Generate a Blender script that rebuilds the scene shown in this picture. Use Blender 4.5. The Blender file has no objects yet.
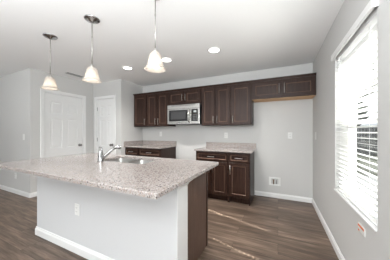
import bpy, bmesh, math, random
from mathutils import Vector, Matrix
random.seed(7)
C = bpy.context.scene.collection
S = bpy.context.scene
PI = math.pi

# ------------------------------------------------------------------ camera
cd = bpy.data.cameras.new('camera'); cam = bpy.data.objects.new('camera', cd); C.objects.link(cam)
cam.location = (0, 0, 1.24); cam.rotation_euler = (PI/2, 0, math.radians(25.1))
cd.sensor_width = 36; cd.lens = 36*177/390; cd.shift_y = 1.8/390; cd.clip_start = .02
S.camera = cam

# ------------------------------------------------------------------ world, sun, area lights, exposure
w = bpy.data.worlds.new('world'); S.world = w; w.use_nodes = True
bg = w.node_tree.nodes['Background']
bg.inputs[0].default_value = (.90, .95, 1, 1); bg.inputs[1].default_value = 1.7

def sun(direction, strength):
    l = bpy.data.lights.new('sun', 'SUN'); l.energy = strength; l.angle = math.radians(.12); l.color = (1, .97, .93)
    o = bpy.data.objects.new('sun', l); C.objects.link(o); o.location = (4, -1, 5)
    o.rotation_euler = Vector(direction).to_track_quat('-Z', 'Y').to_euler()
def area(name, loc, aim, sx, sy, power, col=(.93, .97, 1)):
    l = bpy.data.lights.new(name, 'AREA'); l.shape = 'RECTANGLE'; l.size = sx; l.size_y = sy; l.energy = power; l.color = col
    o = bpy.data.objects.new(name, l); C.objects.link(o); o.location = loc
    o.rotation_euler = (Vector(aim)-Vector(loc)).to_track_quat('-Z', 'Y').to_euler()
sun((-1, .276, -.95), 30)
area('rear_fill_light', (-1.6, -2.9, 1.5), (-1.6, 3, 1.5), 4.5, 1.6, 50)  # added fill from behind the camera; the rear wall has no window
area('camera_bounce_fill', (0, -.15, 1.8), (-.336, .57, 2.5), 1.0, .7, 19)  # added fill above the camera, brightens ceiling and upper cabinets
area('dining_up_fill', (-.9, -.9, 1.6), (-.9, -.8, 2.5), 2.4, 1.2, 88)  # added fill aimed at the ceiling; no dining lamp stands here
area('living_room_up_fill', (-4.6, -1.4, 1.2), (-4.6, -1.3, 2.5), 2.4, 1.2, 36)  # added fill lifting the left side, not a living room lamp
area('camera_soft_fill', (.1, -.25, 1.5), (-.8, 2.5, 1.5), .8, .8, 8)  # weak added fill facing the kitchen, no fixture behind it
vs = S.view_settings
vs.view_transform = 'Standard'; vs.look = 'None'; vs.gamma = 1; vs.use_curve_mapping = False; vs.exposure = 0.28

# ------------------------------------------------------------------ materials
def mat(name, col=(.8, .8, .8), rough=.5, metal=0, spec=.5, coat=0):
    m = bpy.data.materials.new(name); m.use_nodes = True
    b = m.node_tree.nodes['Principled BSDF']
    b.inputs['Base Color'].default_value = (*col, 1); b.inputs['Roughness'].default_value = rough
    b.inputs['Metallic'].default_value = metal; b.inputs['Specular IOR Level'].default_value = spec
    b.inputs['Coat Weight'].default_value = coat
    return m
def nd(m, t, **kw):
    n = m.node_tree.nodes.new(t)
    for k, v in kw.items():
        if hasattr(n, k): setattr(n, k, v)
        else: n.inputs[k.replace('_', ' ')].default_value = v
    return n
def lk(m, a, b): m.node_tree.links.new(a, b)
def bsdf(m): return m.node_tree.nodes['Principled BSDF']
def coords(m, scale=(1, 1, 1), which='Object'):
    tc = nd(m, 'ShaderNodeTexCoord'); mp = nd(m, 'ShaderNodeMapping'); mp.inputs['Scale'].default_value = scale
    lk(m, tc.outputs[which], mp.inputs[0]); return mp.outputs[0]
def ramp(m, fac, stops, interp='LINEAR'):
    r = nd(m, 'ShaderNodeValToRGB'); e = r.color_ramp; e.interpolation = interp
    while len(e.elements) < len(stops): e.elements.new(.5)
    for el, (p, c) in zip(e.elements, stops): el.position = p; el.color = (*c, 1)
    lk(m, fac, r.inputs[0]); return r.outputs[0]
def mix(m, f, a, b, mode='MIX'):
    n = m.node_tree.nodes.new('ShaderNodeMix'); n.data_type = 'RGBA'; n.blend_type = mode
    for i, v in ((0, f), (6, a), (7, b)):
        if isinstance(v, (int, float)): n.inputs[i].default_value = v
        elif isinstance(v, tuple): n.inputs[i].default_value = (*v, 1)
        else: lk(m, v, n.inputs[i])
    return n.outputs[2]
def bump(m, h, strength, dist=.002):
    b = nd(m, 'ShaderNodeBump'); b.inputs['Strength'].default_value = strength; b.inputs['Distance'].default_value = dist
    lk(m, h, b.inputs['Height']); lk(m, b.outputs[0], bsdf(m).inputs['Normal'])

def paint(name, col, sc=140, st=.25, rough=.75):
    m = mat(name, col, rough, spec=.3); v = coords(m)
    n = nd(m, 'ShaderNodeTexNoise', Scale=sc, Detail=3.0); lk(m, v, n.inputs['Vector']); bump(m, n.outputs[0], st)
    return m
WALL = paint('grey_wall_paint', (.63, .625, .61))
CEIL = paint('white_ceiling_texture', (.92, .918, .91), 60, .5, .9)
HALF = paint('pale_island_wall_paint', (.66, .665, .67))
TRIM = mat('white_trim_paint', (.86, .86, .85), .35)
DOOR = mat('white_door_paint', (.84, .84, .83), .4)
PLAST = mat('white_plastic', (.82, .82, .80), .35)
NICK = mat('brushed_nickel', (.50, .485, .46), .28, 1)
CHROME = mat('polished_chrome', (.42, .42, .42), .14, 1)
DNICK = mat('dark_nickel', (.25, .24, .23), .3, 1)
STEEL = mat('stainless_steel', (.52, .51, .49), .24, 1)
_v = coords(STEEL, (2, 2, 220)); _n = nd(STEEL, 'ShaderNodeTexNoise', Scale=2.0); lk(STEEL, _v, _n.inputs['Vector']); bump(STEEL, _n.outputs[0], .05)
SINKS = mat('sink_steel', (.36, .355, .34), .33, 1)
BLACKG = mat('black_glass', (.012, .012, .013), .06, spec=.6)
GREYG = mat('dark_mesh_glass', (.05, .05, .052), .18)
BLACKP = mat('black_plastic', (.02, .02, .02), .4)
BRASS = mat('brass_valve', (.25, .16, .10), .35, .8)
ORANGE = mat('orange_sticker', (.75, .16, .03), .5)
DARKLINE = mat('slot_dark', (.05, .05, .05), .7)
KEYS = mat('grey_keypad_print', (.09, .09, .095), .5)

def wood(name, a, b, rough=.32, sc=(28, 28, 1.6)):
    m = mat(name, a, rough, spec=.5); v = coords(m, sc)
    n = nd(m, 'ShaderNodeTexNoise', Scale=2.2, Detail=6.0, Roughness=.6); lk(m, v, n.inputs['Vector'])
    c = ramp(m, n.outputs[0], [(.35, a), (.7, b)]); lk(m, c, bsdf(m).inputs['Base Color'])
    bump(m, n.outputs[0], .06, .001); bsdf(m).inputs['Specular IOR Level'].default_value = .25; return m
ESP = wood('espresso_wood', (.025, .0115, .0080), (.050, .026, .0185), .36)
ESPP = wood('espresso_panel_wood', (.105, .062, .046), (.15, .095, .072), .4)
EDGE = wood('worn_highlit_espresso_bead', (.14, .085, .063), (.20, .125, .095), .25)  # tan wear, lightened further to paint in light the bead edges catch
PINE = wood('unfinished_light_wood', (.55, .33, .17), (.72, .48, .28), .6, (1.6, 28, 28))

def granite():
    m = mat('speckled_granite', (.6, .55, .52), .13, spec=.5); v = coords(m)
    n1 = nd(m, 'ShaderNodeTexNoise', Scale=95.0, Detail=4.0, Roughness=.65); lk(m, v, n1.inputs['Vector'])
    base = ramp(m, n1.outputs[0], [(.30, (.20, .165, .15)), (.43, (.32, .28, .26)), (.55, (.41, .375, .355)), (.7, (.56, .535, .52))])
    vo = nd(m, 'ShaderNodeTexVoronoi', Scale=140.0); lk(m, v, vo.inputs['Vector'])
    sep = nd(m, 'ShaderNodeSeparateColor'); lk(m, vo.outputs['Color'], sep.inputs[0])
    k1 = ramp(m, sep.outputs[0], [(0, (1, 1, 1)), (.085, (0, 0, 0))], 'CONSTANT')
    k2 = ramp(m, sep.outputs[1], [(0, (1, 1, 1)), (.16, (0, 0, 0))], 'CONSTANT')
    c = mix(m, k2, base, (.30, .235, .205)); c = mix(m, k1, c, (.10, .09, .09))
    lk(m, c, bsdf(m).inputs['Base Color']); return m
GRAN = granite()

def planks():
    m = mat('vinyl_plank_floor', (.2, .15, .12), .38, spec=.4); v = coords(m)
    br = m.node_tree.nodes.new('ShaderNodeTexBrick'); br.offset = .37; br.offset_frequency = 2
    for k, x in (('Scale', 1.0), ('Mortar Size', .0016), ('Brick Width', 1.22), ('Row Height', .18), ('Bias', 0.0), ('Mortar Smooth', .2)): br.inputs[k].default_value = x
    br.inputs['Color1'].default_value = (0, 0, 0, 1); br.inputs['Color2'].default_value = (1, 1, 1, 1); br.inputs['Mortar'].default_value = (.5, .5, .5, 1)
    lk(m, v, br.inputs['Vector'])
    off = nd(m, 'ShaderNodeVectorMath', operation='MULTIPLY'); lk(m, br.outputs['Color'], off.inputs[0]); off.inputs[1].default_value = (7, 3, 11)
    ad = nd(m, 'ShaderNodeVectorMath', operation='ADD'); lk(m, v, ad.inputs[0]); lk(m, off.outputs[0], ad.inputs[1])
    mp = nd(m, 'ShaderNodeMapping'); mp.inputs['Scale'].default_value = (1.1, 11, 1); lk(m, ad.outputs[0], mp.inputs[0])
    n = nd(m, 'ShaderNodeTexNoise', Scale=1.6, Detail=6.0, Roughness=.62); lk(m, mp.outputs[0], n.inputs['Vector'])
    mp2 = nd(m, 'ShaderNodeMapping'); mp2.inputs['Scale'].default_value = (3, 60, 1); lk(m, ad.outputs[0], mp2.inputs[0])
    n2 = nd(m, 'ShaderNodeTexNoise', Scale=1.5, Detail=3.0); lk(m, mp2.outputs[0], n2.inputs['Vector'])
    g = ramp(m, n.outputs[0], [(.30, (.040, .027, .019)), (.45, (.110, .078, .057)), (.57, (.205, .150, .115)), (.72, (.38, .295, .235))])
    g = mix(m, .35, g, ramp(m, n2.outputs[0], [(.35, (.045, .031, .023)), (.65, (.22, .17, .135))]))
    tone = ramp(m, br.outputs['Color'], [(0, (.76, .72, .69)), (.5, (.98, .94, .91)), (1, (1.16, 1.12, 1.08))])
    c = mix(m, 1.0, g, tone, 'MULTIPLY')
    c = mix(m, br.outputs['Fac'], c, (.035, .026, .02)); lk(m, c, bsdf(m).inputs['Base Color'])
    bump(m, n2.outputs[0], .12, .001); return m
FLOOR = planks()

def slatmat():
    m = mat('white_blind_slat', (.86, .86, .85), .45); return m
SLAT = slatmat()
def glassmat(name, tcol, f):
    m = bpy.data.materials.new(name); m.use_nodes = True; t = m.node_tree; t.nodes.clear()
    o = t.nodes.new('ShaderNodeOutputMaterial'); mx = t.nodes.new('ShaderNodeMixShader'); tr = t.nodes.new('ShaderNodeBsdfTransparent'); g = t.nodes.new('ShaderNodeBsdfGlossy')
    tr.inputs[0].default_value = (*tcol, 1); g.inputs['Roughness'].default_value = .02; mx.inputs[0].default_value = f
    t.links.new(tr.outputs[0], mx.inputs[1]); t.links.new(g.outputs[0], mx.inputs[2]); t.links.new(mx.outputs[0], o.inputs[0]); return m
GLASS = glassmat('window_glass', (.95, .97, .96), .05)
def screenmat():
    m = bpy.data.materials.new('insect_screen'); m.use_nodes = True; t = m.node_tree; t.nodes.clear()
    o = t.nodes.new('ShaderNodeOutputMaterial'); mx = t.nodes.new('ShaderNodeMixShader'); tr = t.nodes.new('ShaderNodeBsdfTransparent'); d = t.nodes.new('ShaderNodeBsdfDiffuse')
    d.inputs[0].default_value = (.03, .03, .03, 1); mx.inputs[0].default_value = .3
    t.links.new(tr.outputs[0], mx.inputs[1]); t.links.new(d.outputs[0], mx.inputs[2]); t.links.new(mx.outputs[0], o.inputs[0]); return m
SCREEN = screenmat()
def emit(name, col, s, base=(.8, .8, .8)):
    m = mat(name, base, .4); b = bsdf(m); b.inputs['Emission Color'].default_value = (*col, 1); b.inputs['Emission Strength'].default_value = s; return m
LENS = emit('lit_recessed_lens', (1, .97, .92), 6)
BULB = emit('lit_bulb', (1, .9, .75), 2)
def shademat():
    m = bpy.data.materials.new('frosted_shade_glass'); m.use_nodes = True; t = m.node_tree; t.nodes.clear()
    o = t.nodes.new('ShaderNodeOutputMaterial'); mx = t.nodes.new('ShaderNodeMixShader'); tr = t.nodes.new('ShaderNodeBsdfTranslucent'); d = t.nodes.new('ShaderNodeBsdfPrincipled')
    tr.inputs[0].default_value = (.72, .68, .63, 1); d.inputs['Base Color'].default_value = (.86, .84, .80, 1); d.inputs['Roughness'].default_value = .25; mx.inputs[0].default_value = .5
    tc = t.nodes.new('ShaderNodeTexCoord'); n = t.nodes.new('ShaderNodeTexNoise'); n.inputs['Scale'].default_value = 14; n.inputs['Distortion'].default_value = 1.5
    r = t.nodes.new('ShaderNodeValToRGB'); r.color_ramp.elements[0].position = .35; r.color_ramp.elements[0].color = (.50, .475, .45, 1); r.color_ramp.elements[1].position = .6; r.color_ramp.elements[1].color = (.66, .635, .61, 1)
    t.links.new(tc.outputs['Object'], n.inputs['Vector']); t.links.new(n.outputs[0], r.inputs[0]); t.links.new(r.outputs[0], d.inputs['Base Color'])
    t.links.new(tr.outputs[0], mx.inputs[1]); t.links.new(d.outputs[0], mx.inputs[2]); t.links.new(mx.outputs[0], o.inputs[0]); return m
SHADE = shademat()
GRASS = mat('lawn_grass', (.04, .05, .02), .9)
_n = nd(GRASS, 'ShaderNodeTexNoise', Scale=6.0, Detail=5.0); lk(GRASS, ramp(GRASS, _n.outputs[0], [(.3, (.016, .018, .012)), (.7, (.040, .044, .028))]), bsdf(GRASS).inputs['Base Color'])
FENCE = mat('weathered_fence_wood', (.12, .11, .11), .8)
_v = coords(FENCE, (7.0, 1, .05)); _n = nd(FENCE, 'ShaderNodeTexNoise', Scale=1.0, Detail=1.0); lk(FENCE, _v, _n.inputs['Vector'])
lk(FENCE, ramp(FENCE, _n.outputs[0], [(.35, (.008, .008, .009)), (.65, (.05, .05, .056))]), bsdf(FENCE).inputs['Base Color'])
LEAF = mat('dark_foliage', (.010, .014, .010), .8); BARK = mat('tree_bark', (.06, .05, .04), .9)
CONC = mat('grey_concrete', (.16, .16, .165), .8)

# ------------------------------------------------------------------ helpers
class MB:
    def __init__(s): s.bm = bmesh.new()
    def box(s, x0, x1, y0, y1, z0, z1):
        v = [s.bm.verts.new(p) for p in ((x0,y0,z0),(x1,y0,z0),(x1,y1,z0),(x0,y1,z0),(x0,y0,z1),(x1,y0,z1),(x1,y1,z1),(x0,y1,z1))]
        for f in ((0,3,2,1),(4,5,6,7),(0,1,5,4),(1,2,6,5),(2,3,7,6),(3,0,4,7)): s.bm.faces.new([v[i] for i in f])
        return s
    def tube(s, pts, r, n=12, cap=True):
        pts = [Vector(p) for p in pts]; rs = r if isinstance(r, (list, tuple)) else [r]*len(pts); rings = []
        for i, p in enumerate(pts):
            d = (pts[min(i+1, len(pts)-1)]-pts[max(i-1, 0)]).normalized()
            a = Vector((0, 0, 1)) if abs(d.z) < .95 else Vector((1, 0, 0))
            u = d.cross(a).normalized(); w_ = d.cross(u)
            rings.append([s.bm.verts.new(p+(u*math.cos(t)+w_*math.sin(t))*rs[i]) for t in (2*PI*k/n for k in range(n))])
        for a, b in zip(rings, rings[1:]):
            for k in range(n): s.bm.faces.new((a[k], a[(k+1) % n], b[(k+1) % n], b[k]))
        if cap: s.bm.faces.new(rings[0][::-1]); s.bm.faces.new(rings[-1])
        return s
    def lathe(s, prof, n=32, c=(0, 0, 0), wave=None):
        rings = []
        for (r, z) in prof:
            if r < 1e-6: rings.append([s.bm.verts.new((c[0], c[1], c[2]+z))])
            else: rings.append([s.bm.verts.new((c[0]+r*math.cos(2*PI*k/n), c[1]+r*math.sin(2*PI*k/n), c[2]+z)) for k in range(n)])
        for a, b in zip(rings, rings[1:]):
            for k in range(n):
                q = [a[k % len(a)], a[(k+1) % len(a)], b[(k+1) % len(b)], b[k % len(b)]]
                q2 = []
                [q2.append(x) for x in q if x not in q2]
                if len(q2) > 2: s.bm.faces.new(q2)
        return s
    def loft(s, rings, cap0=True, cap1=True):
        rr = [[s.bm.verts.new(p) for p in r] for r in rings]; n = len(rr[0])
        for a, b in zip(rr, rr[1:]):
            for k in range(n): s.bm.faces.new((a[k], a[(k+1) % n], b[(k+1) % n], b[k]))
        if cap0: s.bm.faces.new(rr[0][::-1])
        if cap1: s.bm.faces.new(rr[-1])
        return s
    def build(s, name, m, parent=None, bevel=0, smooth=False, M=None, seg=2):
        if M: bmesh.ops.transform(s.bm, matrix=M, verts=s.bm.verts)
        bmesh.ops.recalc_face_normals(s.bm, faces=s.bm.faces)
        me = bpy.data.meshes.new(name); s.bm.to_mesh(me); s.bm.free(); me.materials.append(m)
        o = bpy.data.objects.new(name, me); C.objects.link(o)
        if smooth:
            for p in me.polygons: p.use_smooth = True
        if bevel:
            md = o.modifiers.new('bevel', 'BEVEL'); md.width = bevel; md.segments = seg; md.limit_method = 'ANGLE'
        if parent: o.parent = parent
        return o
def rect(x0, x1, z0, z1, y): return [(x0, y, z0), (x1, y, z0), (x1, y, z1), (x0, y, z1)]
def tag(o, label, cat, group=None):
    o['label'] = label; o['category'] = cat
    if group: o['group'] = group
    return o
def thing(name, label, cat, loc=(0, 0, 0), rz=0, group=None):
    o = bpy.data.objects.new(name, None); C.objects.link(o); o.location = loc; o.rotation_euler = (0, 0, rz)
    o.empty_display_size = .1
    return tag(o, label, cat, group)
def struct(o): o['kind'] = 'structure'; return o
def dup(root, loc, label, rz=None):
    r = root.copy(); C.objects.link(r); r.location = loc; r['label'] = label
    if rz is not None: r.rotation_euler = (0, 0, rz)
    for ch in list(root.children):
        c = ch.copy(); C.objects.link(c); c.parent = r
        for g in list(ch.children):
            d = g.copy(); C.objects.link(d); d.parent = c
    return r

# ------------------------------------------------------------------ room shell
H = 2.44; XR = .55; YB = 3.66; XA = -3.25; YP = 2.95; XS = -4.22; YL = 1.70
struct(MB().box(-8, .72, -3, 3.80, -.1, 0).build('floor', FLOOR))
struct(MB().box(-8, .72, -3, 3.80, H, H+.15).build('ceiling', CEIL))
struct(MB().box(XA-.12, .72, YB, YB+.12, 0, H).build('wall_back', WALL))
struct(MB().box(XA-.12, XA, YP+.12, YB, 0, H).build('wall_alcove', WALL))
# right wall with window opening
WY0, WY1, WZ0, WZ1 = 1.45, 2.335, .625, 2.035
m = MB(); m.box(XR, .72, -3, WY0, 0, H); m.box(XR, .72, WY1, YB, 0, H); m.box(XR, .72, WY0, WY1, 0, WZ0); m.box(XR, .72, WY0, WY1, WZ1, H)
struct(m.build('wall_right', WALL))
# pantry wall with door opening, side wall with door opening
PX0, PX1, DH = -4.095, -3.475, 2.04
m = MB(); m.box(XS, PX0, YP, YP+.12, 0, H); m.box(PX1, XA, YP, YP+.12, 0, H); m.box(PX0, PX1, YP, YP+.12, DH, H)
struct(m.build('wall_pantry', WALL))
SY0, SY1 = 1.915, 2.70
m = MB(); m.box(XS-.12, XS, YL, SY0, 0, H); m.box(XS-.12, XS, SY1, YP+.12, 0, H); m.box(XS-.12, XS, SY0, SY1, DH, H)
struct(m.build('wall_side', WALL))
struct(MB().box(-8, XS-.12, YL, YL+.12, 0, H).build('wall_left', WALL))
struct(MB().box(-8, .72, -3.12, -3.0, 0, H).build('wall_rear', WALL))
struct(MB().box(-8.12, -8, -3, YL, 0, H).build('wall_living_room', WALL))

def base_profile(t=.014, h=.085):
    return [(0, 0), (t, 0), (t, h*.72), (t*.55, h*.86), (t*.45, h), (0, h)]
def baseboard(name, p0, p1, nrm, h=.085, parent=None, t=.014):
    p0 = Vector((*p0, 0)); p1 = Vector((*p1, 0)); n = Vector((*nrm, 0))
    m = MB(); m.loft([[p+n*a+Vector((0, 0, z)) for a, z in base_profile(t, h)] for p in (p0, p1)])
    m2 = m.build(name, TRIM, parent)
    if not parent: struct(m2)
    return m2
baseboard('baseboard_back', (-.41, YB), (XR, YB), (0, -1))
baseboard('baseboard_right', (XR, -3), (XR, YB-.014), (-1, 0))
baseboard('baseboard_left', (-8, YL), (XS+.014, YL), (0, -1))
baseboard('baseboard_side', (XS, YL), (XS, 1.852), (1, 0))
baseboard('baseboard_corner', (XS, 2.765), (XS, YP-.001), (1, 0))

# six panel doors, built in local frame: x 0..w, front face at y=0 looking to -y
def six_panel(w):
    st = .105; mid = .085; pw = (w-2*st-mid)/2
    xs = [0, st, st+pw, st+pw+mid, w-st, w]
    zs = [.01, .22, .72, .90, 1.52, 1.62, 1.87, 2.025]
    m = MB()
    for i in range(5):
        for j in range(7):
            x0, x1, z0, z1 = xs[i], xs[i+1], zs[j], zs[j+1]
            if i in (1, 3) and j in (1, 3, 5):
                def rr(d, y): return rect(x0+d, x1-d, z0+d, z1-d, y)
                m.loft([rr(0, 0), rr(.012, .010), (rr(.022, .010)), rr(.045, .003)], cap0=False)
            else:
                m.bm.faces.new([m.bm.verts.new(p) for p in rect(x0, x1, z0, z1, 0)])
    m.loft([rect(0, w, .01, 2.025, 0), rect(0, w, .01, 2.025, .035)], cap0=False)
    bmesh.ops.remove_doubles(m.bm, verts=m.bm.verts, dist=1e-5)
    return m
def knob(parent, M):
    m = MB(); m.lathe([(0, 0), (.032, 0), (.032, .006), (.014, .012), (.012, .035), (.026, .045), (.029, .058), (.020, .068), (0, .070)], 20)
    return m.build('door_knob', DNICK, parent, smooth=True, M=M @ Matrix.Rotation(PI/2, 4, 'X'))
def hinge(parent, M):
    m = MB(); m.tube([(0, 0, -.045), (0, 0, .045)], .007, 8); m.box(-.002, .022, .003, .006, -.045, .045)
    return m.build('hinge', DNICK, parent, M=M)
def casing(name, w, M):     # opening 0..w, face at y=0
    m = MB(); t = .016; c = .062
    for x0, x1, z0, z1 in ((-c, 0, 0, DH+c), (w, w+c, 0, DH+c), (0, w, DH, DH+c)):
        m.box(x0, x1, -t, 0, z0, z1)
    # jamb lining
    for x0, x1, z0, z1 in ((0, .012, 0, DH), (w-.012, w, 0, DH), (.012, w-.012, DH-.010, DH)):
        m.box(x0, x1, 0, .118, z0, z1)
    return struct(m.build(name, TRIM, None, bevel=.005, M=M))
Ms = Matrix.Translation((XS, SY0, 0)) @ Matrix.Rotation(PI/2, 4, 'Z')       # local x -> +Y, local -y -> +X
wS = SY1-SY0
casing('trim_1', wS, Ms)
d1 = struct(six_panel(wS-.028).build('door_1', DOOR, M=Ms @ Matrix.Translation((.014, .018, 0))))
knob(d1, Ms @ Matrix.Translation((wS-.075, .018, .93)))
Mp = Matrix.Translation((PX0, YP, 0)); wP = PX1-PX0
casing('trim_2', wP, Mp)
d2 = struct(six_panel(wP-.028).build('door_2', DOOR, M=Mp @ Matrix.Translation((.014, .018, 0))))
knob(d2, Mp @ Matrix.Translation((wP-.075, .018, .93)))
for z in (.28, 1.05, 1.80): hinge(d2, Mp @ Matrix.Translation((.004, .008, z)))

# ------------------------------------------------------------------ window
wf = MB(); a, b = .655, .715
fr = .045
wf.box(a, b, WY0, WY0+fr, WZ0, WZ1); wf.box(a, b, WY1-fr, WY1, WZ0, WZ1); wf.box(a, b, WY0+fr, WY1-fr, WZ0, WZ0+fr); wf.box(a, b, WY0+fr, WY1-fr, WZ1-fr, WZ1)
wf = struct(wf.build('window_1', TRIM, bevel=.003))
zm = (WZ0+WZ1)/2
def sash(y0, y1, z0, z1, x0, x1, t=.032):
    m = MB(); m.box(x0, x1, y0, y0+t, z0, z1); m.box(x0, x1, y1-t, y1, z0, z1); m.box(x0, x1, y0+t, y1-t, z0, z0+t); m.box(x0, x1, y0+t, y1-t, z1-t, z1)
    s_ = m.build('sash', TRIM, wf, bevel=.002)
    MB().box((x0+x1)/2-.002, (x0+x1)/2+.002, y0+t-.003, y1-t+.003, z0+t-.003, z1-t+.003).build('pane', GLASS, s_)
sash(WY0+fr-.003, WY1-fr+.003, WZ0+fr-.003, zm+.016, .660, .682)
sash(WY0+fr-.003, WY1-fr+.003, zm-.016, WZ1-fr+.003, .686, .708)
MB().box(.7095, .7105, WY0+fr-.002, WY1-fr+.002, WZ0+fr-.002, zm-.018).build('insect_screen', SCREEN, wf)
MB().box(XR-.012, .655, WY0, WY1, WZ0-.0001, WZ0+.012).build('window_sill', TRIM, wf, bevel=.003)

bl = thing('window_blind', 'white two inch slat blind with valance hanging in the window', 'blind', (.585, (WY0+WY1)/2, WZ0+.012))
oz = WZ0+.012; oy = (WY0+WY1)/2
hw = (WY1-WY0)/2
MB().box(-.068, -.048, -hw-.02, hw+.02, 1.362, 1.420).box(-.055, -.040, -hw-.028, hw+.028, 1.405, 1.425).box(-.055, -.0355, -hw-.02, -hw-.008, 1.362, 1.42).box(-.055, -.0355, hw+.008, hw+.02, 1.362, 1.42).build('valance', TRIM, bl, bevel=.004)
MB().box(-.025, .030, -hw+.006, hw-.006, 1.345, 1.398).build('head_rail', TRIM, bl)
MB().box(-.026, .026, -hw+.006, hw-.006, .004, .020).build('bottom_rail', SLAT, bl, bevel=.004)
HOLY = (1.60-oy, 2.20-oy)
m = MB(); pitch = .0425; n = int(1.30/pitch)
tilt = .145
for i in range(n):
    z = .045+i*pitch
    ys = [-hw+.007, HOLY[0]-.019, HOLY[0]+.019, HOLY[1]-.019, HOLY[1]+.019, hw-.007]
    xs = [-.025, -.0100, .0100, .025]
    T = .0014
    def P(x, y, dz): return (x, y, z-tilt*x+dz+.0016*(1-(x/.025)**2))
    grid = [[[m.bm.verts.new(P(x, y, dz)) for dz in (-T, T)] for y in ys] for x in xs]
    solid = lambda a, b: not (a == 1 and b in (1, 3)) and 0 <= a < 3 and 0 <= b < 5
    for a in range(3):
        for b in range(5):
            if not solid(a, b): continue
            g = lambda i_, j_, k: grid[i_][j_][k]
            m.bm.faces.new((g(a,b,1), g(a+1,b,1), g(a+1,b+1,1), g(a,b+1,1)))
            m.bm.faces.new((g(a,b,0), g(a,b+1,0), g(a+1,b+1,0), g(a+1,b,0)))
            for (da, db, p, q) in ((-1, 0, (a, b), (a, b+1)), (1, 0, (a+1, b), (a+1, b+1)), (0, -1, (a, b), (a+1, b)), (0, 1, (a, b+1), (a+1, b+1))):
                if not solid(a+da, b+db):
                    m.bm.faces.new((g(*p, 0), g(*q, 0), g(*q, 1), g(*p, 1)))
m.build('slats', SLAT, bl)
for y in HOLY:
    for x in (-.0275, .0275):
        MB().tube([(x, y-.028, .012), (x, y-.028, 1.35)], .0009, 5).build('ladder_cord', SLAT, bl)
MB().tube([(-.040, hw-.14, .75), (-.036, hw-.14, 1.345)], .004, 8).build('tilt_wand', PLAST, bl)

# ------------------------------------------------------------------ cabinets
def shaker(x0, x1, z0, z1, y, fr=.055, t=.019):
    """front face at y (towards -y)"""
    m = MB(); e = .003
    rings = [rect(x0, x1, z0, z1, y+t), rect(x0, x1, z0, z1, y+e), rect(x0+e, x1-e, z0+e, z1-e, y), rect(x0+fr, x1-fr, z0+fr, z1-fr, y),
             rect(x0+fr+.001, x1-fr-.001, z0+fr+.001, z1-fr-.001, y+.001)]
    m.loft(rings, cap0=True, cap1=False)
    i = fr+.001
    m.loft([rect(x0+i, x1-i, z0+i, z1-i, y+.001), rect(x0+i, x1-i, z0+i, z1-i, y+.006)], cap0=False, cap1=False)
    j = i+.010
    m.loft([rect(x0+j-.002, x1-j+.002, z0+j-.002, z1-j+.002, y+.0095), rect(x0+j+.003, x1-j-.003, z0+j+.003, z1-j-.003, y+.010)], cap0=False, cap1=True)
    return m
def bead(parent, x0, x1, z0, z1, y, fr=.055):
    m = MB(); i = fr+.001; j = i+.009
    m.loft([rect(x0+i-.0005, x1-i+.0005, z0+i-.0005, z1-i+.0005, y+.011), rect(x0+i-.0005, x1-i+.0005, z0+i-.0005, z1-i+.0005, y-.0005), rect(x0+i+.003, x1-i-.003, z0+i+.003, z1-i-.003, y-.0005), rect(x0+j, x1-j, z0+j, z1-j, y+.0095)], cap0=False, cap1=False)
    o = m.build('panel_bead', EDGE, parent); return o
def bar_handle(parent, x, z, y, L, vert):
    m = MB(); r = .0055; o = .030
    if vert:
        m.tube([(x, y-o, z-L/2), (x, y-o, z+L/2)], r, 10)
        for s in (-1, 1): m.tube([(x, y+.001, z+s*L*.36), (x, y-o, z+s*L*.36)], .004, 8)
    else:
        m.tube([(x-L/2, y-o, z), (x+L/2, y-o, z)], r, 10)
        for s in (-1, 1): m.tube([(x+s*L*.36, y+.001, z), (x+s*L*.36, y-o, z)], .004, 8)
    m.build('handle', NICK, parent, smooth=True)
def cab_door(root, x0, x1, z0, z1, y, hx, hz, L=.16, kind='door', fr=.055):
    d = shaker(x0, x1, z0, z1, y, fr).build(kind, ESP, root)
    bead(d, x0, x1, z0, z1, y, fr)
    bar_handle(d, hx, hz, y, L, kind == 'door')
def wall_cab(x0, x1, z0, z1, label, doors, depth=.31, hang='mid', pine=False, group='upper wall cabinets', hl=.15, left=None):
    """doors: 1 or 2; hang: handle side for a single door"""
    w = x1-x0; h = z1-z0
    r = thing('wall_cabinet', label, 'cabinet', (x0, YB, z0), 0, group)
    MB().box(.0005, w-.0005, -depth, -.0005, .0008 if pine else 0, h).build('body', ESP, r, bevel=.001)
    if pine: MB().box(.012, w-.006, -depth+.012, -.001, -.006, .0008).build('underside_panel', PINE, r)['label'] = 'unfinished light wood underside'
    y = -depth-.020; g = .016
    hz = .10 if h > .5 else h/2
    if doors == 2:
        mid = w/2
        cab_door(r, g, mid-.012, .012, h-.020, y, mid-.012-.027, hz+.012 if h > .5 else h/2, hl)
        cab_door(r, mid+.012, w-g, .012, h-.020, y, mid+.012+.027, hz+.012 if h > .5 else h/2, hl)
    else:
        hx = g+.027 if hang == 'left' else w-g-.027
        cab_door(r, g, w-g, .012, h-.020, y, hx, hz+.012, hl)
    return r
UZ0, UZ1 = 1.365, 2.13
wall_cab(XA+.002, -2.836, UZ0, UZ1, 'narrow dark single door wall cabinet at the left end beside the alcove wall', 1, hang='right')
wall_cab(-2.836, -2.222, UZ0, UZ1, 'tall dark double door wall cabinet left of the microwave', 2)
wall_cab(-2.222, -1.420, 1.822, UZ1, 'short dark double door wall cabinet directly above the microwave', 2, hl=.14)
wall_cab(-1.420, -.812, UZ0, UZ1, 'tall dark double door wall cabinet right of the microwave', 2)
wall_cab(-.812, -.432, UZ0, UZ1, 'tall dark single door wall cabinet beside the empty refrigerator space', 1, hang='left')
wall_cab(-.432, XR-.002, 1.822, UZ1, 'short wide double door wall cabinet above the refrigerator space with pale wood underside', 2, pine=True, hl=.17)
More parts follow.
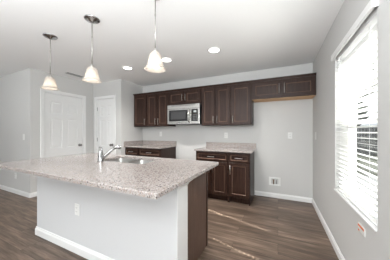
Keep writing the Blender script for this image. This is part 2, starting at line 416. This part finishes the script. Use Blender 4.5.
# crown moulding along the whole run
m = MB(); pr = [(0, 0), (-.008, 0), (-.012, .014), (-.026, .028), (-.028, .040), (0, .040)]
m.loft([[(x, YB-.31-.002+a, UZ1+.0003+z) for a, z in pr] for x in (XA+.002, XR-.002)])
m.box(XA+.002, XR-.002, YB-.315, YB-.0005, UZ1+.0003, UZ1+.012)
tag(m.build('crown_moulding', ESP), 'dark wood crown strip running along the top of the wall cabinets', 'moulding')

def base_cab(x0, x1, loc_y, label, cols, rz=0, depth=.585, group='base cabinets', sides=(0, 0), hollow=False, drawer=True, single='left'):
    """cols = number of doors; front faces local -y; origin back left bottom"""
    w = x1-x0; h = .882
    loc = (x0, loc_y, 0) if rz == 0 else (x1, loc_y, 0)
    r = thing('base_cabinet', label, 'cabinet', loc, rz, group)
    m = MB(); t = .018
    m.box(.0005, t, -depth, -.0005, 0, h); m.box(w-t, w-.0005, -depth, -.0005, 0, h); m.box(t, w-t, -t, -.0005, 0, h); m.box(t, w-t, -depth, -t, .10, .118)
    m.box(t, w-t, -depth+.06, -depth+.075, 0, .10)
    m.box(t, w-t, -depth, -depth+.018, .10, .14); m.box(t, w-t, -depth, -depth+.018, h-.035, h); m.box(t, w-t, -depth, -depth+.018, .685, .72)
    m.box(t, t+.025, -depth, -depth+.018, .14, h-.035); m.box(w-t-.025, w-t, -depth, -depth+.018, .14, h-.035)
    m.build('body', ESPP if rz else ESP, r)
    y = -depth-.020; g = .012
    zt = .700
    cab_door(r, g, w-g, .712, .862, y, w/2, .787, .13, 'drawer', .030)
    if cols == 2:
        mid = w/2
        cab_door(r, g, mid-.006, .105, zt, y, mid-.006-.027, zt-.12, .16); cab_door(r, mid+.006, w-g, .105, zt, y, mid+.006+.027, zt-.12, .16)
    else:
        cab_door(r, g, w-g, .105, zt, y, g+.027 if single == 'left' else w-g-.027, zt-.12, .16)
    return r
base_cab(XA+.002, -2.832, YB, 'narrow dark base cabinet in the far left corner under speckled counter', 1)
base_cab(-2.832, -2.222, YB, 'wide dark base cabinet left of the range gap, end panel showing', 2)
base_cab(-1.420, -.790, YB, 'wide dark double door base cabinet right of the range gap, partly behind the island corner', 2)
base_cab(-.790, -.420, YB, 'narrow dark base cabinet with one drawer and door beside refrigerator space', 1)

def counter(x0, x1, label, side=False):
    r = thing('countertop', label, 'countertop', (x0, YB, .884), 0, 'counters along the back wall')
    w = x1-x0
    MB().box(.0005, w, -.640, -.0005, 0, .030).build('slab', GRAN, r, bevel=.004)
    MB().box(.021 if side else .001, w, -.020, -.0005, .0302, .130).build('backsplash', GRAN, r, bevel=.002)
    if side: MB().box(.0005, .0205, -.640, -.0005, .0302, .130).build('side_splash', GRAN, r, bevel=.002)
counter(XA+.001, -2.205, 'speckled granite counter with corner splash left of the range gap', True)
counter(-1.437, -.385, 'speckled granite counter with low backsplash right of the range gap')

# ------------------------------------------------------------------ microwave
mw = thing('microwave', 'stainless over the range microwave with black glass door under short cabinet', 'microwave', (-2.205, YB-.0005, 1.405))
W, D, Hh = .770, .385, .412
MB().box(0, W, -D+.03, 0, 0, Hh).build('body', BLACKP, mw)
MB().box(.0, W, -D, -D+.0295, .325, Hh).build('top_grille', STEEL, mw, bevel=.003)
m = MB()
for k in range(3): m.box(.10, W-.10, -D-.0008, -D+.0005, .382+k*.008, .385+k*.008)
m.build('vent_slots', DARKLINE, mw)
dr = MB().box(.0, .572, -D, -D+.0295, .0, .3225).build('door', STEEL, mw, bevel=.003)
MB().box(.045, .500, -D-.0012, -D+.001, .062, .300).build('window', BLACKG, dr)
MB().box(.085, .455, -D-.0018, -D-.0005, .098, .262).build('window_mesh', GREYG, dr)
MB().tube([(.538, -D-.002, .035), (.538, -D-.038, .05), (.538, -D-.046, .16), (.538, -D-.038, .29), (.538, -D-.002, .305)], .011, 10).build('handle', STEEL, dr, smooth=True)
cp = MB().box(.5745, W, -D, -D+.0295, .0, .3225).build('control_panel', STEEL, mw, bevel=.003)
MB().box(.588, .735, -D-.0015, -D+.001, .055, .305).build('keypad', BLACKG, cp)
m = MB()
for i in range(4):
    for j in range(3): m.box(.622+j*.034, .645+j*.034, -D-.0024, -D-.001, .075+i*.033, .093+i*.033)
m.build('keys', KEYS, cp)
MB().box(.640, .700, -D-.0024, -D-.001, .235, .272).build('keypad_reflection', mat('reflection_grey', (.45, .47, .47), .3), cp)  # pale patch paints a reflection on the keypad, not a screen
m = MB(); m.lathe([(0, 0), (.013, 0), (.013, .0015), (0, .0015)], 24); m.build('badge', CHROME, dr, M=Matrix.Translation((.30, -D, .030)) @ Matrix.Rotation(PI/2, 4, 'X'))
MB().box(.06, W-.06, -D+.06, -.06, -.004, 0).build('underside_filter', BLACKP, mw)

# ------------------------------------------------------------------ island
IX0, IX1 = -2.645, -.677
hwll = thing('island_half_wall', 'pale painted half wall carrying the seating side of the island counter', 'half wall', (IX0, 1.13, 0))
w = IX1-IX0
MB().box(0, w, 0, .165, 0, .883).build('drywall', HALF, hwll, bevel=.003)
m = MB(); pr = base_profile(.014, .095)
pth = [((0, .165), (-1, 0)), ((0, 0), (-1, -1)), ((w, 0), (1, -1)), ((w, .165), (1, 0))]
m.loft([[(p[0]+n_[0]*a, p[1]+n_[1]*a, z) for a, z in pr] for p, n_ in pth])
m.build('baseboard', TRIM, hwll)
m = MB(); 
pr = [(0, 0), (.008, 0), (.016, .016), (.034, .034), (.048, .042), (.048, .076), (0, .076)]; pth = [((w, .0), (1, 0)), ((w, .165), (1, 0))]
m.loft([[(p[0]+n_[0]*a, p[1]+n_[1]*a, .807+z) for a, z in pr] for p, n_ in pth])
m.build('cap_trim', TRIM, hwll)
MB().box(w, w+.004, .0, .164, .095, .807).build('end_board', TRIM, hwll)

ip = thing('island_end_panel', 'dark wood panel closing the right end of the island', 'panel', (-.724, 1.30, 0))
MB().box(0, .018, 0, .525, 0, .883).build('board', ESPP, ip, bevel=.001)
MB().box(.0181, .024, .497, .525, 0, .883).build('edge_strip', ESP, ip)
base_cab(-2.64, -2.10, 1.2965, 'island base cabinet nearest the pantry doors, facing the range', 1, PI, .500, 'island cabinets')
base_cab(-2.10, -1.19, 1.2965, 'wide island base cabinet under the double sink', 2, PI, .500, 'island cabinets')
base_cab(-1.19, -.725, 1.2965, 'island base cabinet next to the dark end panel', 1, PI, .500, 'island cabinets')

# countertop with sink cut-out
CX0, CX1, CY0, CY1, CZ0, CZ1 = -2.665, -.578, .755, 1.840, .8845, .9145
SX0, SX1, SYa, SYb = -1.93, -1.235, 1.380, 1.745
ct = thing('countertop', 'large speckled granite island counter overhanging the pale half wall', 'countertop', (CX0, CY0, CZ0))
def rrect(x0, x1, y0, y1, r, n=5):
    o = []
    for cx_, cy_, a0 in ((x1-r, y1-r, 0), (x0+r, y1-r, PI/2), (x0+r, y0+r, PI), (x1-r, y0+r, 1.5*PI)):
        for k in range(n+1):
            t = a0+PI/2*k/n; o.append((cx_+r*math.cos(t), cy_+r*math.sin(t)))
    return o
def slab_hole(outer, inner, z0, z1, e=.004):
    m = MB(); bm = m.bm; n = len(inner)
    def ring(pts, z): return [bm.verts.new((x, y, z)) for x, y in pts]
    def shrink(pts, d, s):
        cx_ = sum(p[0] for p in pts)/len(pts); cy_ = sum(p[1] for p in pts)/len(pts)
        return [(x-(d*s if x > cx_ else -d*s), y-(d*s if y > cy_ else -d*s)) for x, y in pts]
    Rg = [ring(inner, z0), ring(inner, z1-e/2), ring(shrink(inner, e/2, -1), z1), ring(shrink(outer, e, 1), z1), ring(outer, z1-e), ring(outer, z0)]
    Rg.append(Rg[0])
    for a, b in zip(Rg, Rg[1:]):
        for k in range(n): bm.faces.new((a[k], a[(k+1) % n], b[(k+1) % n], b[k]))
    return m
inn = rrect(SX0-CX0, SX1-CX0, SYa-CY0, SYb-CY0, .05)
out = rrect(0, CX1-CX0, 0, CY1-CY0, .008)
slab_hole(out, inn, 0, .030).build('slab', GRAN, ct)

sk = thing('kitchen_sink', 'stainless double bowl sink set under the island counter', 'sink', (SX0, SYa, CZ0-.0005))
sw, sd = SX1-SX0, SYb-SYa
split = sw*.5
def bowl(x0, x1, y0, y1, dep):
    m = MB()
    def R(d, z): return [(x, y, z) for x, y in rrect(x0+d, x1-d, y0+d, y1-d, max(.05-d*.3, .02))]
    m.loft([R(0, 0), R(.004, -.012), R(.012, -dep+.02), R(.03, -dep)], cap0=False)
    m.loft([R(-.002, 0), R(.002, -.012), R(.010, -dep+.018), R(.028, -dep-.002)], cap0=False)
    return m
for x0, x1 in ((.002, split-.010), (split+.010, sw-.002)):
    b_ = bowl(x0, x1, .002, sd-.002, .19).build('bowl', SINKS, sk, smooth=True)
    m = MB(); m.lathe([(0, .004), (.030, .002), (.042, .004), (.044, .001)], 24, ((x0+x1)/2, sd/2, -.19)); m.build('drain', CHROME, b_, smooth=True)
m = MB(); m.box(split-.0115, split+.0115, .004, sd-.004, -.03, -.010); m.build('divider', SINKS, sk, bevel=.004)

# faucet
fx, fy = -1.775, 1.330
fa = thing('faucet', 'chrome single lever faucet with angled pull out spout beside the sink', 'faucet', (fx, fy, CZ1))
m = MB(); m.lathe([(0, 0), (.030, 0), (.031, .006), (.027, .012), (.025, .05), (.0235, .095), (.0225, .112), (.018, .124), (0, .128)], 24); m.build('body', CHROME, fa, smooth=True)
MB().tube([(0, 0, .10), (.004, .012, .135), (.012, -.004, .148), (.035, -.045, .158)], [.013, .014, .009, .007], 12).build('lever', CHROME, fa, smooth=True)
MB().tube([(.012, .012, .028), (.040, .045, .075), (.072, .082, .118), (.092, .105, .142)], [.018, .0165, .015, .015], 14).build('spout', CHROME, fa, smooth=True)
MB().tube([(.088, .101, .139), (.108, .124, .154), (.124, .142, .149), (.130, .149, .130)], [.019, .021, .021, .017], 14).build('spray_head', CHROME, fa, smooth=True)

# ------------------------------------------------------------------ pendants
def pendant(loc, label):
    r = thing('pendant_light', label, 'pendant light', loc, 0, 'pendants over the island')     # origin on ceiling
    m = MB(); m.lathe([(0, 0), (.074, -.0005), (.076, -.006), (.070, -.012), (.040, -.020), (.016, -.032), (.009, -.040), (0, -.041)], 32); m.build('canopy', CHROME, r, smooth=True)
    m = MB(); m.tube([(0, 0, -.038), (0, 0, -.49)], .0048, 10)
    for z in (-.19, -.34): m.tube([(0, 0, z-.008), (0, 0, z+.008)], .0068, 10)
    m.build('stem', NICK, r, smooth=True)
    m = MB(); m.lathe([(0, -.484), (.009, -.486), (.018, -.496), (.024, -.507), (.024, -.516), (0, -.516)], 24); m.build('socket_cap', NICK, r, smooth=True)
    prof = [(.022, -.513), (.036, -.519), (.047, -.533), (.053, -.553), (.058, -.580), (.063, -.605), (.070, -.627), (.081, -.646), (.094, -.660)]
    inner = [(a-.004, b) for a, b in prof][::-1]
    m = MB(); m.lathe(prof+[(.092, -.6625)]+inner, 40); m.build('glass_shade', SHADE, r, smooth=True)
    m = MB(); m.lathe([(0, -.538), (.014, -.542), (.026, -.565), (.030, -.585), (.025, -.603), (0, -.613)], 20); bu = m.build('bulb', BULB, r, smooth=True)
    l = bpy.data.lights.new('bulb_light', 'POINT'); l.energy = .75; l.color = (1, .9, .78); l.shadow_soft_size = .03
    o = bpy.data.objects.new('bulb_light', l); C.objects.link(o); o.parent = r; o.location = (0, 0, -.63)
    return r
p0 = pendant((-2.585, 1.24, H), 'leftmost of the three glass bell pendants hanging over the island')
dup(p0, (-1.79, 1.24, H), 'middle one of the three glass bell pendants hanging over the island')
dup(p0, (-.960, 1.24, H), 'rightmost glass bell pendant over the island, its canopy cut off by the frame')

def downlight(loc, label):
    r = thing('recessed_light', label, 'ceiling light', loc, 0, 'recessed ceiling lights')
    m = MB(); m.lathe([(.096, 0), (.096, -.004), (.078, -.007), (.074, -.001)], 36); m.build('trim_ring', PLAST, r, smooth=True)
    m = MB(); m.lathe([(0, -.0035), (.070, -.004), (.076, -.001)], 36); m.build('lens', LENS, r)
    l = bpy.data.lights.new('downlight_lamp', 'SPOT'); l.energy = 96; l.spot_size = 2.2; l.spot_blend = 1; l.color = (1, .98, .95); l.shadow_soft_size = .07
    o = bpy.data.objects.new('downlight_lamp', l); C.objects.link(o); o.parent = r; o.location = (0, 0, -.02)
    return r
r0 = downlight((-2.56, 2.475, H), 'recessed ceiling light nearest the pantry door')
dup(r0, (-1.685, 2.475, H), 'recessed ceiling light just right of the rightmost pendant shade')
dup(r0, (-.850, 2.475, H), 'recessed ceiling light nearest the refrigerator space')

cv = thing('ceiling_vent', 'small grey slotted air vent in the ceiling beside middle pendant', 'vent', (-3.87, 2.30, H))
MB().box(-.075, .075, -.185, .185, -.004, 0).build('frame', CEIL, cv, bevel=.001)
MB().box(-.055, .055, -.165, .165, -.006, -.0041).build('backing', mat('vent_shadow_grey', (.16, .16, .16), .8), cv)
m = MB()
for k in range(7): m.box(-.052+k*.016, -.047+k*.016, -.165, .165, -.009, -.0061)
m.build('louvres', mat('vent_grey', (.4, .4, .39), .6), cv)

# ------------------------------------------------------------------ plates on the walls
def plate(name, label, cat, loc, rz, kind, group=None):
    r = thing(name, label, cat, loc, rz, group)      # back at y=0, faces -y
    MB().box(-.036, .036, -.006, 0, -.058, .058).build('cover_plate', PLAST, r, bevel=.003)
    if kind == 'outlet':
        for s in (-1, 1):
            f = MB().box(-.017, .017, -.0085, -.0058, s*.020-.015, s*.020+.015).build('socket', PLAST, r, bevel=.002)
            MB().box(-.008, -.0055, -.0090, -.0084, s*.020-.004, s*.020+.006).box(.0055, .008, -.0090, -.0084, s*.020-.004, s*.020+.006).build('slots', DARKLINE, f)
    else:
        MB().box(-.017, .017, -.0085, -.0058, -.033, .033).build('rocker', PLAST, r, bevel=.002)
    return r
plate('wall_outlet', 'white outlet on back wall above the right counter backsplash', 'outlet', (-.99, YB, 1.165), 0, 'outlet')
plate('wall_outlet', 'white outlet on back wall above the left counter backsplash', 'outlet', (-2.66, YB, 1.185), 0, 'outlet')
plate('wall_outlet', 'white outlet on the back wall in the refrigerator space', 'outlet', (.20, YB, 1.172), 0, 'outlet')
plate('wall_switch', 'white switch on the right wall between the corner and the window', 'switch', (XR, 3.375, 1.175), -PI/2, 'switch')
plate('wall_switch', 'white switch high on the grey wall at far left', 'switch', (-4.455, YL, 1.14), 0, 'switch')
plate('wall_outlet', 'white outlet low on the grey wall at far left, just under counter edge', 'outlet', (-4.79, YL, .355), 0, 'outlet')
plate('wall_outlet', 'white outlet on the pale half wall of the island', 'outlet', (-1.86, 1.13, .445), 0, 'outlet')

wb = thing('water_supply_box', 'white recessed water valve box low on back wall in refrigerator space', 'valve box', (-.055, YB, .305))
m = MB()
for x0, x1, z0, z1 in ((-.10, -.062, -.078, .078), (.062, .10, -.078, .078), (-.062, .062, -.078, -.05), (-.062, .062, .05, .078)): m.box(x0, x1, -.012, 0, z0, z1)
m.build('frame', PLAST, wb, bevel=.003)
MB().box(-.062, .062, -.003, -.0005, -.05, .05).build('recess', mat('recess_grey', (.60, .60, .59), .6), wb)
MB().tube([(-.018, -.010, -.05), (-.018, -.010, .028)], .010, 10).tube([(-.034, -.012, .030), (-.002, -.012, .030)], .007, 8).build('valve', BRASS, wb, smooth=True)
MB().tube([(.028, -.010, -.045), (.028, -.010, .030), (.040, -.010, .036)], .007, 10).build('supply_pipe', DNICK, wb, smooth=True)

tg = thing('wall_outlet', 'white plate with orange sticker on right wall below the window', 'outlet', (XR, 1.66, .530), -PI/2)
MB().box(-.062, .050, -.006, 0, -.022, .036).build('cover_plate', PLAST, tg, bevel=.003)
MB().box(-.060, .040, -.0072, -.0058, .012, .026).build('orange_strip', ORANGE, tg)
MB().box(-.056, -.036, -.0072, -.0058, -.022, -.010).build('sticker_corner', ORANGE, tg)

# ------------------------------------------------------------------ outdoors seen through the blind
struct(MB().box(.75, 30, -6, 40, -.30, -.20).build('ground', GRASS))
MB().box(.75, 5.5, -2, 7.5, -.199, -.18).build('patio', CONC)['kind'] = 'structure'
fn = thing('garden_fence', 'grey weathered board fence standing behind the lawn outside the window', 'fence', (7, 14, -.2))
m = MB(); x = -6.0
while x < 8: m.box(x, x+.135, 0, .02, .05, 1.78+.02*random.random()); x += .15
m.build('boards', FENCE, fn)
for k in range(7): MB().box(-6+k*2.3, -5.9+k*2.3, .021, .12, 0, 1.85).build('post', FENCE, fn)
def tree(loc, h, r, label):
    t = thing('tree', label, 'tree', loc, 0, 'trees beyond the fence')
    MB().tube([(0, 0, 0), (.05, 0, h*.3), (-.05, .05, h*.6)], [.16, .12, .06], 8).build('trunk', BARK, t)
    m = MB(); rnd = random.Random(int(loc[0]*100))
    for _ in range(9):
        c = Vector((rnd.uniform(-1, 1)*r*.6, rnd.uniform(-1, 1)*r*.5, h*.55+rnd.uniform(-.9, 1)*h*.3)); q = r*rnd.uniform(.35, .6)
        res = bmesh.ops.create_icosphere(m.bm, subdivisions=3, radius=q)
        for v in res['verts']:
            v.co = v.co*(1+.28*rnd.uniform(-1, 1))+c
    m.build('crown', LEAF, t)
tree((5.0, 17.0, -.2), 9.0, 2.3, 'leftmost tree crown showing between the blind slats')
tree((10.2, 17.8, -.2), 8.0, 2.3, 'second tree from the left showing between the blind slats')
tree((15.4, 17.0, -.2), 5.0, 1.8, 'rightmost tree beyond the fence outside the window')
